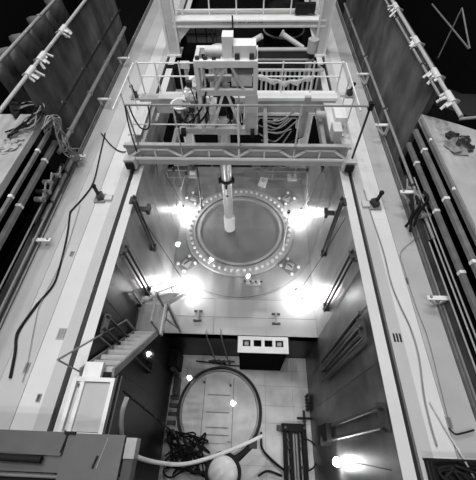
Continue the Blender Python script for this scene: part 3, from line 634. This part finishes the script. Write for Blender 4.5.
tc = bpy.data.curves.new('capacity_text', 'FONT'); tc.body = 'HOIST CAP 2000 LB'; tc.size = .19; tc.align_x = 'CENTER'; tc.align_y = 'CENTER'; tc.extrude = .004
to = bpy.data.objects.new('tmp', tc); COL.objects.link(to); bpy.context.view_layer.update()
tm = bpy.data.meshes.new_from_object(to.evaluated_get(bpy.context.evaluated_depsgraph_get())); bpy.data.objects.remove(to)
tm.materials.clear(); tm.materials.append(M['lettering'])
tx = bpy.data.objects.new('capacity_lettering', tm); COL.objects.link(tx); tx.parent = gx; tx.rotation_euler = (math.pi/2, 0, 0)
tcn = ony(243, 21.5, GY-.21); tx.location = Vector((tcn.x, GY-.212, tcn.z))-root_loc(gx); tx['label'] = 'black lettering HOIST CAP 2000 LB'
for x, y0, y1 in ((ony(214, 40, GY).x, ga.z-1.3, ga.z), (ony(233, 40, GY-.3).x, ga.z-1.5, gb.z)): build(MB().tube((x, GY-.3, y0), (x, GY-.3, y1), .035), 'hoist_cable', 'dark_steel', gx)
# things behind the bridge, standing at the far end of the pool
FY = 13.62
def bbox_thing(name, lab, cat, x0, x1, y0, y1, z0, z1, m, rows=0, cols=0, pm='pale_paint', grp=None):
    t = thing(name, lab, cat, ((x0+x1)/2, (y0+y1)/2, z0), grp)
    build(MB().box(x0, x1, y0, y1, z0, z1), 'body', m, t)
    for i in range(rows):
        for j in range(cols):
            dx = (x1-x0)/cols; dz = (z1-z0)/rows
            build(MB().box(x0+j*dx+.03, x0+(j+1)*dx-.03, y0-.03, y0, z0+i*dz+.03, z0+(i+1)*dz-.03), 'panel', pm, t)
    return t
a = ony(187, 43, 15.6); b = ony(216, 27, 15.6)
bbox_thing('equipment_cabinet', 'pale panelled cabinet behind the gantry beside its left column', 'cabinet', a.x, b.x, 15.6, 16.0, a.z, b.z+.1, 'dark_steel', 2, 3, 'mid_grey')
a = ony(217, 52, 15.5); b = ony(231, 27, 15.5)
bbox_thing('equipment_cabinet', 'narrow grey cabinet under the girder lettering', 'cabinet', a.x, b.x, 15.5, 15.9, a.z, b.z+.1, 'dark_steel', 1, 1, 'mid_grey')
a = ony(252, 56, 13.2); b = ony(315, 48, 13.2)
t = thing('lift_beam', 'grey spreader beam lying across the far end of the pool', 'beam', ((a.x+b.x)/2, 13.2, 0))
build(MB().box(a.x, b.x, 13.0, 13.06, a.z, b.z), 'web', 'dark_steel', t); build(MB().box(a.x, b.x, 12.95, 13.15, b.z, b.z+.05), 'flange', 'grey_paint', t); build(MB().box(a.x, b.x, 12.95, 13.2, a.z-.05, a.z), 'flange', 'pale_paint', t)
for x in (a.x+.1, b.x-.2): build(MB().box(x, x+.12, 12.9, 13.7, -.05, a.z), 'support', 'grey_paint', t)
build(MB().tube((b.x-.15, 12.9, b.z), (b.x-.15, 12.9, b.z+.45), .2, n=16), 'sheave', 'grey_paint', t)
# rack of hanging tools: a comb of long pale rods
rk = thing('tool_rack', 'comb of long hanging tools on a rail behind the bridge', 'rack', (1.3, 12.6, -2.5))
build(MB().bar((.1, 12.6, .46), (2.75, 12.6, .46), .08), 'rail', 'pale_paint', rk)
for x in (.1, 2.75): build(MB().bar((x, 12.6, .46), (x, 13.6, .1), .08), 'arm', 'grey_paint', rk)
rr = random.Random(9)
for k in range(14):
    x = .2+k*.185; build(MB().tube((x, 12.6, .42), (x+rr.uniform(-.03, .03), 12.62, -1.2-rr.uniform(0, 1.5)), .045), 'tool_rod', rr.choice(['pale_paint', 'grey_paint', 'mid_grey']), rk)
sh = thing('draped_sheet', 'pale plastic sheet slung along the tool rack', 'sheet', (1.1, 12.45, 0))
s_ = MB(); nn = 14
for i in range(nn+1):
    x = .25+2.2*i/nn
    for zz in (0, 1): s_.v.append((x, 12.45+.06*math.sin(i*1.7)+.05*zz, .38-.25*math.sin(math.pi*i/nn)-.22*zz*(1+.3*math.sin(i*2.1))))
for i in range(nn): s_.face((2*i, 2*i+1, 2*i+3, 2*i+2), True)
so = build(s_, 'sheet', 'sheet_plastic', sh); md = so.modifiers.new('solid', 'SOLIDIFY'); md.thickness = .02
for k, (p0, p1, r, m, lab) in enumerate((((281, 33), (303, 48), .09, 'pale_paint', 'pale pipe slanting down to the spreader beam from the left'), ((243, 46), (262, 36), .10, 'pale_paint', 'pale pipe slanting up behind the trolley'))):
    A = ony(*p0, 13.5); B = ony(*p1, 13.3); t = thing('slanting_pipe', lab, 'pipe', A); build(MB().tube(A, B, r), 'pipe', m, t); build(MB().tube(A, A.lerp(B, .08), r*1.5), 'flange', 'grey_paint', t)
c = ony(285, 32, 15.6); t = thing('dark_tank', 'dim rounded tank standing far behind the gantry girder', 'tank', (c.x, 16.2, -.6))
build(MB().lathe((c.x, 16.4, -.6), [(.9, 0), (.9, 1.5), (.75, 1.9), (.4, 2.1), (.001, 2.15)], 24), 'shell', 'dark_concrete', t); build(MB().lathe((c.x, 16.4, .3), [(.91, 0), (.95, .05), (.91, .1)], 24), 'band', 'mid_grey', t)
for k, (x, lab) in enumerate(((-2.7, 'upright pipe stand far left behind the bridge'), (-2.15, 'second upright pipe stand from the left behind the bridge'), (-1.7, 'third upright pipe stand behind the bridge beside the trolley'))):
    t = thing('pipe_stand', lab, 'stand', (x, 12.9, -.6)); build(MB().tube((x, 12.9, -2.5), (x, 12.9, .6+.2*k), .07), 'pipe', 'grey_paint', t); build(MB().box(x-.18, x+.18, 12.8, 13.0, .4, .62), 'head', 'pale_paint', t)
    build(MB().bar((x, 12.9, 0), (x, 13.58, 0), .06), 'arm', 'mid_grey', t)

# ================================================================== DECK FITTINGS
def wall_bracket(px, py, e, lab):
    x = UL if e > 0 else UR; c = onx(px, py, x+e*.35)
    t = thing('shelf_bracket', lab, 'bracket', (x, c.y, c.z-.3), 'white cantilever brackets along the decks')
    build(MB().box(*sorted((x, x+e*.5)), c.y-.05, c.y+.05, c.z-.02, c.z+.02), 'top_plate', 'white_paint', t)
    gz = MB(); gz.bar((x+e*.06, c.y, c.z-.03), (x+e*.06, c.y, c.z-.42), .09, .03, (0, 1, 0)).bar((x+e*.06, c.y, c.z-.42), (x+e*.44, c.y, c.z-.05), .06, .03, (0, 1, 0)); build(gz, 'gusset', 'white_paint', t)
    build(MB().tube((x+e*.42, c.y+.02, c.z-.01), (x+e*.42, c.y+.02, c.z+.05), .03), 'bolt', 'mid_grey', t)
for q, lab in (((126, 58), 'white bracket on the left wall, farthest from the camera'), ((107, 99), 'white bracket on the left wall, second from the far end'), ((81, 156), 'white bracket on the left wall below the cable bundle'), ((45, 240), 'white bracket on the left wall, nearest to the camera')): wall_bracket(*q, 1, lab)
for q, lab in (((361, 74), 'white bracket on the right wall, farthest from the camera'), ((380, 125), 'white bracket on the right wall, level with the bridge front'), ((406, 192), 'white bracket on the right wall with dark hoses below'), ((434, 298), 'white bracket on the right wall, nearest to the camera')): wall_bracket(*q, -1, lab)
def deck_gear(px, py, lab, e=1):
    c = onz(px, py, -.02); t = thing('rail_anchor', lab, 'anchor', c, 'dark anchors standing on the decks')
    build(MB().box(c.x-.16, c.x+.16, c.y-.16, c.y+.16, c.z, c.z+.06), 'base_plate', 'mid_grey', t)
    build(MB().cbox(c+Vector((e*.02, 0, .14)), .16, .22, .16, .3), 'body', 'dark_steel', t)
    build(MB().tube(c+Vector((0, 0, .2)), c+Vector((-e*.12, .16, .36)), .05), 'lever', 'black_rubber', t)
    build(MB().ball(c+Vector((-e*.12, .16, .38)), .07), 'knob', 'black_rubber', t)
    build(MB().box(c.x+e*.16, c.x+e*.36, c.y-.1, c.y+.1, c.z, c.z+.1), 'shoe', 'pale_paint', t)
deck_gear(101, 199, 'dark lever anchor on the left deck near the bridge'); deck_gear(374, 206, 'dark lever anchor on the right deck near the bridge', -1)
deck_gear(136, 98, 'dark lever anchor on the left deck behind the bridge rail'); deck_gear(349, 96, 'dark lever anchor on the right deck behind the bridge rail', -1)
def floor_plate(px, py, w, d, lab):
    c = onz(px, py, -.02); t = thing('access_plate', lab, 'plate', c, 'small access plates in the decks')
    build(MB().box(c.x-w, c.x+w, c.y-d, c.y+d, c.z, c.z+.012), 'plate', 'grey_paint', t)
    for i in (-1, 0, 1): build(MB().box(c.x+i*w*.6-.02, c.x+i*w*.6+.02, c.y-d*.8, c.y+d*.8, c.z+.012, c.z+.02), 'slot', 'mid_grey', t)
floor_plate(62, 334, .10, .13, 'grey slotted plate set in the left deck mid length'); floor_plate(397, 338, .11, .12, 'grey slotted plate set in the right deck mid length')
floor_plate(27, 368, .05, .12, 'small grey plate on the left deck edge beside the cable'); floor_plate(39, 398, .04, .08, 'small dark plate on the left deck near the work platform')
floor_plate(72, 254, .05, .08, 'small grey plate on the left deck near the third bracket'); floor_plate(449, 423, .05, .12, 'small dark box plate on the right deck near the corner'); floor_plate(407, 281, .03, .1, 'small dark clip on the right deck cable line')
# cables lying on the decks
Z = .02
cable([onz(x, y, Z) for x, y in ((105, 133), (101, 150), (94, 180), (86, 194), (70, 212))], .02, 'black_rubber', 'dark cable on left deck from bridge to the wall edge')
cable([onz(x, y, Z) for x, y in ((70, 212), (67, 235), (60, 265), (53, 285), (38, 303))], .022, 'black_rubber', 'dark cable on left deck, middle length')
cable([onz(x, y, Z) for x, y in ((38, 303), (20, 328), (16, 338), (15, 352), (10, 378))], .03, 'black_rubber', 'thick dark cable at the left deck edge near the frame side')
cable([onz(x, y, Z) for x, y in ((80, 205), (64, 255), (42, 300), (36, 318), (27, 365), (22, 382))], .007, 'mid_grey', 'thin grey line along the left deck')
cable([onz(x, y, Z) for x, y in ((101, 133), (112, 146), (123, 152), (133, 148))], .02, 'black_rubber', 'dark cable on the left deck curling under the bridge end')
cable([onz(x, y, Z) for x, y in ((364, 190), (371, 214), (383, 250), (391, 282), (400, 305), (411, 329), (419, 357), (424, 395), (431, 426), (437, 446))], .018, 'mid_grey', 'long dark cable running along the middle of the right deck')
cable([onz(x, y, Z) for x, y in ((416, 238), (401, 252), (404, 268), (416, 306), (428, 338), (440, 385), (450, 426))], .008, 'mid_grey', 'thin line along the outer half of the right deck')
cable([onz(x, y, Z+.05) for x, y in ((449, 428), (455, 434), (463, 433), (474, 430))], .016, 'black_rubber', 'short black cable bend at the right frame edge', 'cable')
cable([onz(x, y, .03) for x, y in ((430, 402), (445, 428), (462, 456), (474, 478))], .02, 'pale_paint', 'pale pipe slanting over the right deck corner', 'pipe', 'pipe')
# pipes and rails along the concrete walls
def long_pipe(p0, p1, x, r, m, lab, y0=None, y1=None, clamps=0, name='wall_pipe', cat='pipe', e=1, cm='white_paint', sq=False, post=None):
    a = onx(*p0, x); b = onx(*p1, x); z = (a.z+b.z)/2; ya = max(a.y, b.y) if y1 is None else y1; yb = min(a.y, b.y) if y0 is None else y0
    t = thing(name, lab, cat, (x, (ya+yb)/2, z))
    (build(MB().box(x-r, x+r, yb, ya, z-r, z+r), 'channel', m, t) if sq else build(MB().tube((x, yb, z), (x, ya, z), r, n=10), 'pipe', m, t))
    for k in range(clamps):
        y = yb+(ya-yb)*(k+.5)/clamps
        build(MB().box(x-r*1.15, x+r*1.15, y-.035, y+.035, z-r*1.1, z+r*1.3), 'clamp', cm, t)
        if post: build(MB().box(*sorted((x, x-e*post)), y-.03, y+.03, z-.03, z+.03), 'bracket', 'mid_grey', t)
    return t
long_pipe((116, 16.8), (60.5, 109), UL+.1, .035, 'black_rubber', 'thin dark pipe along the upper left wall', 7.7, 15.4, 4, cm='dark_steel', post=.1)
long_pipe((121, 35), (69, 133), UL+.1, .06, 'pipe_grey', 'grey pipe along the middle of the left wall', 7.2, 15.4, 4, cm='mid_grey', post=.1)
long_pipe((443.5, 99.7), (387, 4.6), UR-.1, .03, 'pipe_grey', 'thin light pipe along the upper right wall', 7.2, 18.4, 4, cm='dark_steel', e=-1, post=.1)
long_pipe((360, 46), (396, 138), UR-.1, .04, 'pipe_grey', 'dark pipe low on the right wall behind the slab', 4.5, 18.4, 4, cm='dark_steel', e=-1, post=.1)
def top_rail(x, e, lab, ys):
    t = thing('guard_rail', lab, 'rail', (x, 14, 2.72))
    build(MB().tube((x, 6.2, 2.8), (x, 15.4 if x < 0 else 18.4, 2.8), .045, n=10), 'rail', 'grey_paint', t)
    for y in ys:
        rr = random.Random(int(y*10)); wr_ = MB().tube((x, y-.2, 2.8), (x, y+.2, 2.8), .075, n=9)
        for k in range(5): wr_.bar((x, y+.1*(k-2), 2.82), (x-e*rr.uniform(.08, .2), y+.1*(k-2)+rr.uniform(-.1, .1), 2.8-rr.uniform(.0, .22)), .07, .03)
        build(wr_, 'tied_cloth', 'pale_paint', t)
        build(MB().bar((x, y, 2.8), (x+e*.25, y, 2.70), .06), 'bracket', 'mid_grey', t)
top_rail(UL+.02, -1, 'pale guard rail on the left concrete wall top', (8.0, 8.75, 10.4)); top_rail(UR-.02, 1, 'pale guard rail on the right concrete wall top', (6.9, 7.9, 9.6, 11.9))
long_pipe((50, 5), (5, 55), -6.4, .045, 'pipe_grey', 'lone pale pipe far out behind the left wall', 5, 24, 5, cm='pipe_grey')
# horizontal channels below the upper slabs
for p0, p1, r, lab in (((48.7, 133), (5, 207), .04, 'uppermost grey channel under the left slab'), ((56, 143), (18, 207), .055, 'wide grey channel under the left slab, second from top')):
    long_pipe(p0, p1, UL+.12, r, 'channel_grey', lab, -2.4, 7.3, 6, 'wall_channel', 'channel', 1, 'white_paint', True)
for p0, p1, r, m, lab in (((39.5, 208), (8.4, 272), .02, 'grey_paint', 'thin light tube low on the left wall, upper one'), ((45.4, 218), (15, 277), .025, 'grey_paint', 'thin light tube low on the left wall, middle one'), ((50, 222), (20, 280), .02, 'grey_paint', 'thin light tube low on the left wall, lowest one')):
    long_pipe(p0, p1, UL+.12, r, m, lab, -2.4, 6.3, 0)
long_pipe((68, 168), (50, 205), UL+.08, .06, 'mid_grey', 'dark round pipe at the left wall foot', 5.2, 7.6, 2, cm='dark_steel')
for p0, p1, r, lab in (((421, 174), (437, 214), .05, 'lowest grey channel under the right slab'), ((425, 155), (456, 220), .05, 'middle grey channel under the right slab'), ((440, 158), (465, 215), .02, 'narrow channel just under the right slab edge')):
    long_pipe(p0, p1, UR-.12, r, 'channel_grey', lab, -2.4, 7.4, 6, 'wall_channel', 'channel', -1, 'white_paint', True)
for p0, p1, lab in (((424, 215), (448, 275), 'thin light tube low on the right wall, upper one'), ((428, 214), (452, 274), 'thin light tube low on the right wall, middle one'), ((420, 220), (444, 280), 'thin light tube low on the right wall, lowest one')):
    long_pipe(p0, p1, UR-.10, .018, 'grey_paint', lab, -2.4, 6.4, 0)
# valve pipework on the left recess and right wall
for e, x, q0, lab in ((1, UL, (48, 190), 'tangle of small valves and pipe under the left slab'), (-1, UR, (418, 205), 'tangle of hose fittings under the right wall bracket')):
    c = onx(*q0, x+e*.1); t = thing('valve_cluster', lab, 'valve', c); rr = random.Random(21)
    for k in range(6):
        d = Vector((0, rr.uniform(-.7, .9), rr.uniform(-.35, .3))); build(MB().tube(c+d-Vector((e*.1, 0, 0)), c+d+Vector((e*.12, 0, 0)), .07), 'valve_body', rr.choice(['mid_grey', 'dark_steel', 'pipe_grey']), t)
        build(MB().tube(c+d+Vector((e*.1, 0, -.02)), c+d+Vector((e*.1, .25, .12)), .025), 'stem', 'pipe_grey', t)
    build(MB().tube(c+Vector((0, -1.1, -.05)), c+Vector((0, 1.1, -.05)), .05), 'manifold', 'dark_steel', t)
for k, (pp, lab) in enumerate((([(410, 195), (413, 210), (409, 222), (404, 228)], 'dark hose hanging below the white right bracket'), ([(416, 196), (420, 205), (412, 218), (410, 232)], 'second dark hose hanging below the white right bracket'), ([(424, 192), (428, 199), (418, 214), (414, 226)], 'third dark hose looped right of the white right bracket'))):
    cable([onx(x, y, UR-.25) for x, y in pp], .035, 'black_rubber', lab, 'hose', 'hose')
# cable bundles draped at the end of the left slab
rr = random.Random(4)
for k in range(9):
    j = lambda s: rr.uniform(-s, s)
    pts = [onx(46+j(5), 131+j(4), UL+.2+j(.05)), onx(51+j(4), 119+j(4), UL+.3+j(.08)), onx(57+j(4), 122+j(5), UL+.35+j(.1)), onx(60+j(6), 136+j(5), UL+.35+j(.1)), onx(66+j(6), 147+j(5), UL+.35+j(.1)), onx(74+j(5), 152+j(6), UL+.35+j(.05)), onx(78+j(4), 158+j(4), UL+.3)]
    cable(pts, .018, 'mid_grey' if k % 3 else 'pipe_grey', 'cable in the bundle hanging off the left slab end', 'cable', 'cable', 'hanging cable bundle at the left slab end')
for k in range(10):
    j = lambda s: rr.uniform(-s, s); zz = 1.84+k*.012
    pts = [onz(8+j(3), 135+j(3), zz), onz(19+j(4), 127+j(4), zz+.05), onz(31+j(5), 121+j(5), zz+.1), onz(40+j(4), 112+j(4), zz+.12), onz(39+j(4), 104+j(3), zz+.1), onz(29+j(4), 103+j(3), zz+.05), onz(21+j(3), 106+j(3), zz)]
    cable(pts, .02, 'black_rubber' if k % 2 else 'mid_grey', 'dark cable coiled on the left upper slab', 'cable', 'cable', 'coiled cables on the left slab')
c = onz(16, 112, 1.8); t = thing('dark_tarp', 'crumpled black cloth lying on the left upper slab', 'cloth', c); s_ = MB(); rr = random.Random(8)
tri = [onz(x, y, 1.84) for x, y in ((9, 104), (15, 102), (22, 105), (22, 110), (15, 119), (11, 112))]
build(MB().prism([(p_.x, p_.y) for p_ in tri], 'z', 1.80, 1.88), 'cloth', 'black_rubber', t)
for k in range(4): build(MB().ball(tri[k].lerp(tri[(k+2) % 6], .4)+Vector((0, 0, .05)), .09, 8, 5, .6), 'fold', 'black_rubber', t)
# litter on the slabs
for e, spots, lab in ((1, [(8, 145), (13, 148), (6, 150), (16, 142), (10, 139)], 'small crumpled scrap on the left slab'), (-1, [(451, 137), (455, 143), (460, 147), (450, 146), (463, 141), (457, 151), (466, 149)], 'small dark lump of gear on the right slab')):
    for k, (x, y) in enumerate(spots):
        zz = 1.80 if e > 0 else 1.85; c = onz(x, y, zz); b_ = MB().ball(c+Vector((0, 0, .03)), (.10 if e > 0 else .15)+.03*(k % 3), 8, 6, .35); rj = random.Random(k+3); b_.v = [tuple(c+(Vector(q)-c)*rj.uniform(.6, 1.3)) for q in b_.v]; b_.sm = [False]*len(b_.f)
        single(b_.cbox(c+Vector((.1, .06, .03)), .2, .06, .05, k), 'crumpled_scrap' if e > 0 else 'loose_fitting', 'grey_paint' if e > 0 else ('dark_steel', 'mid_grey')[k % 2], lab, 'scrap', c, 'scraps on the left slab' if e > 0 else 'loose fittings on the right slab')
c = onz(440, 118, 1.85); t = thing('black_tarp', 'black tarpaulin heaped behind the right slab edge', 'cloth', (5.6, 7.6, 1.2)); s_ = MB(); rr = random.Random(6); G = 9
P0 = [(4.62, 7.85), (7.6, 8.6)]; 
for i in range(G):
    for j_ in range(G):
        u, w = i/(G-1), j_/(G-1); s_.v.append((4.6+2.6*u, 8.0-1.5*u+1.1*w, 1.92+.12*rr.random()+.3*math.sin(3*w)*u))
for i in range(G-1):
    for j_ in range(G-1): a = i*G+j_; s_.face((a, a+1, a+G+1, a+G), True)
to_ = build(s_, 'cloth', 'black_rubber', t); md = to_.modifiers.new('solid', 'SOLIDIFY'); md.thickness = .04
build(MB().tube((5.3, 7.35, 1.95), (6.3, 7.1, 2.25), .04), 'strut', 'mid_grey', t)
# thin stays of the frame in the upper right corner
for (p0, p1, lab) in (((432, 4), (470, 50), 'dim steel brace slanting at the far upper right'), ((462, 8), (438, 58), 'dim steel tie crossing the brace at upper right'), ((462, 8), (470, 50), 'dim steel tie at the outer upper right')):
    A, B = onx(*p0, 7.6), onx(*p1, 7.6); t = thing('steel_brace', lab, 'brace', A.lerp(B, .5), 'braces at the upper right'); build(MB().bar(A, B, .035), 'bar', 'mid_grey', t); build(MB().cbox(B, .08, .08, .08), 'joint', 'dark_steel', t)
# faint draped sheets behind the left guard rail
for k, (x, y) in enumerate(((27, 60), (42, 40), (58, 22), (16, 76))):
    c = onx(x, y, -6.75); t = thing('hanging_sheet', ('dim sheet hanging behind the left rail, second from the frame edge', 'dim sheet hanging behind the left rail, third from the frame edge', 'dim sheet hanging behind the left rail, farthest one', 'dim sheet hanging behind the left rail, nearest the frame edge')[k], 'sheet', (c.x, c.y, 1.)); s_ = MB()
    for i in range(11):
        for zz in range(5): s_.v.append((c.x+.15*math.sin(i*.9)+.25*zz/4, c.y-.7+.14*i, 2.75-.5*zz+.2*math.sin(math.pi*i/10)*(1 if zz == 0 else .3)))
    for i in range(10):
        for zz in range(4): a = i*5+zz; s_.face((a, a+1, a+6, a+5), True)
    o = build(s_, 'cloth', 'dark_steel', t); o.modifiers.new('solid', 'SOLIDIFY').thickness = .02

# ================================================================== WORK PLATFORM IN THE NEAR LEFT CORNER
wp = thing('work_platform', 'dark grey steel work platform filling the near left corner', 'platform', (-3.0, 0, 0))
zt = 1.0
build(MB().box(-5.2, -2.90, -.06, .26, zt-.06, zt), 'deck_sheet', 'steel_plate', wp); build(MB().box(-5.2, -2.86, -.28, -.05, zt-.10, zt-.05), 'lower_sheet', 'steel_plate', wp)
build(MB().box(-2.86, -1.93, -.5, .25, zt-.05, zt+.01), 'deck_sheet', 'steel_plate', wp)
build(MB().box(-1.91, -1.74, -.06, .22, zt-.25, zt-.02), 'end_box', 'pipe_grey', wp); build(MB().box(-1.91, -1.76, -.8, -.06, zt-.3, zt-.06), 'end_box', 'dark_steel', wp)
build(MB().tube((-5.0, -.08, zt+.05), (-3.15, -.12, zt+.05), .05), 'roll', 'black_rubber', wp)
build(MB().bar((-2.86, .25, zt+.02), (-2.90, -.02, zt+.02), .02, .03), 'gap_strip', 'black_rubber', wp); build(MB().box(-2.92, -2.74, .23, .27, zt, zt+.05), 'hinge', 'black_rubber', wp)
build(MB().bar((-2.30, -.04, zt+.02), (-2.34, -.2, zt+.02), .03, .02), 'slot', 'black_rubber', wp); build(MB().bar((-2.2, .2, zt+.012), (-2.28, -.2, zt+.012), .012, .008), 'scribe', 'mid_grey', wp)
build(MB().box(-5.2, -1.95, -1.0, -.28, zt-.5, zt-.3), 'support_beam', 'black_rubber', wp); build(MB().tube((-5.2, -.33, zt-.2), (-1.95, -.33, zt-.2), .03), 'edge_pipe', 'pipe_grey', wp)
for x in (-5.0, -3.9): build(MB().bar((x, -.6, -.03), (x, -.6, zt-.3), .1), 'leg', 'dark_steel', wp)
# dark tool basket in the near right corner
k0 = onz(430, 459, .25); k1 = onz(474, 455, .25)
tb = thing('tool_basket', 'dark open basket with cables in the near right corner', 'basket', ((k0.x+4.3)/2, -.2, -.02))
x0, x1, y0, y1 = k0.x, 4.34, -.75, k0.y
build(MB().box(x0, x1, y0, y1, -.02, .03), 'bottom', 'black_rubber', tb)
for a, b in (((x0, y0), (x0, y1)), ((x0, y1), (x1, y1)), ((x1, y0), (x1, y1))):
    build(MB().bar((*a, .25), (*b, .25), .03), 'rim', 'black_rubber', tb); build(MB().bar((*a, .13), (*b, .13), .02), 'slat', 'dark_steel', tb)
for a in ((x0, y0), (x0, y1), (x1, y1), ((x0+x1)/2, y1)): build(MB().bar((*a, .0), (*a, .26), .03), 'post', 'black_rubber', tb)
rr = random.Random(2)
for k in range(8):
    pts = [(x0+.05+(x1-x0-.1)*rr.random(), y0+(y1-y0-.08)*rr.random()+.02, .05+.16*rr.random()) for _ in range(5)]
    cable([Vector(p_) for p_ in pts], .025, 'black_rubber', 'black cable heaped in the near right basket', 'cable', 'cable', 'cables in the near right basket')
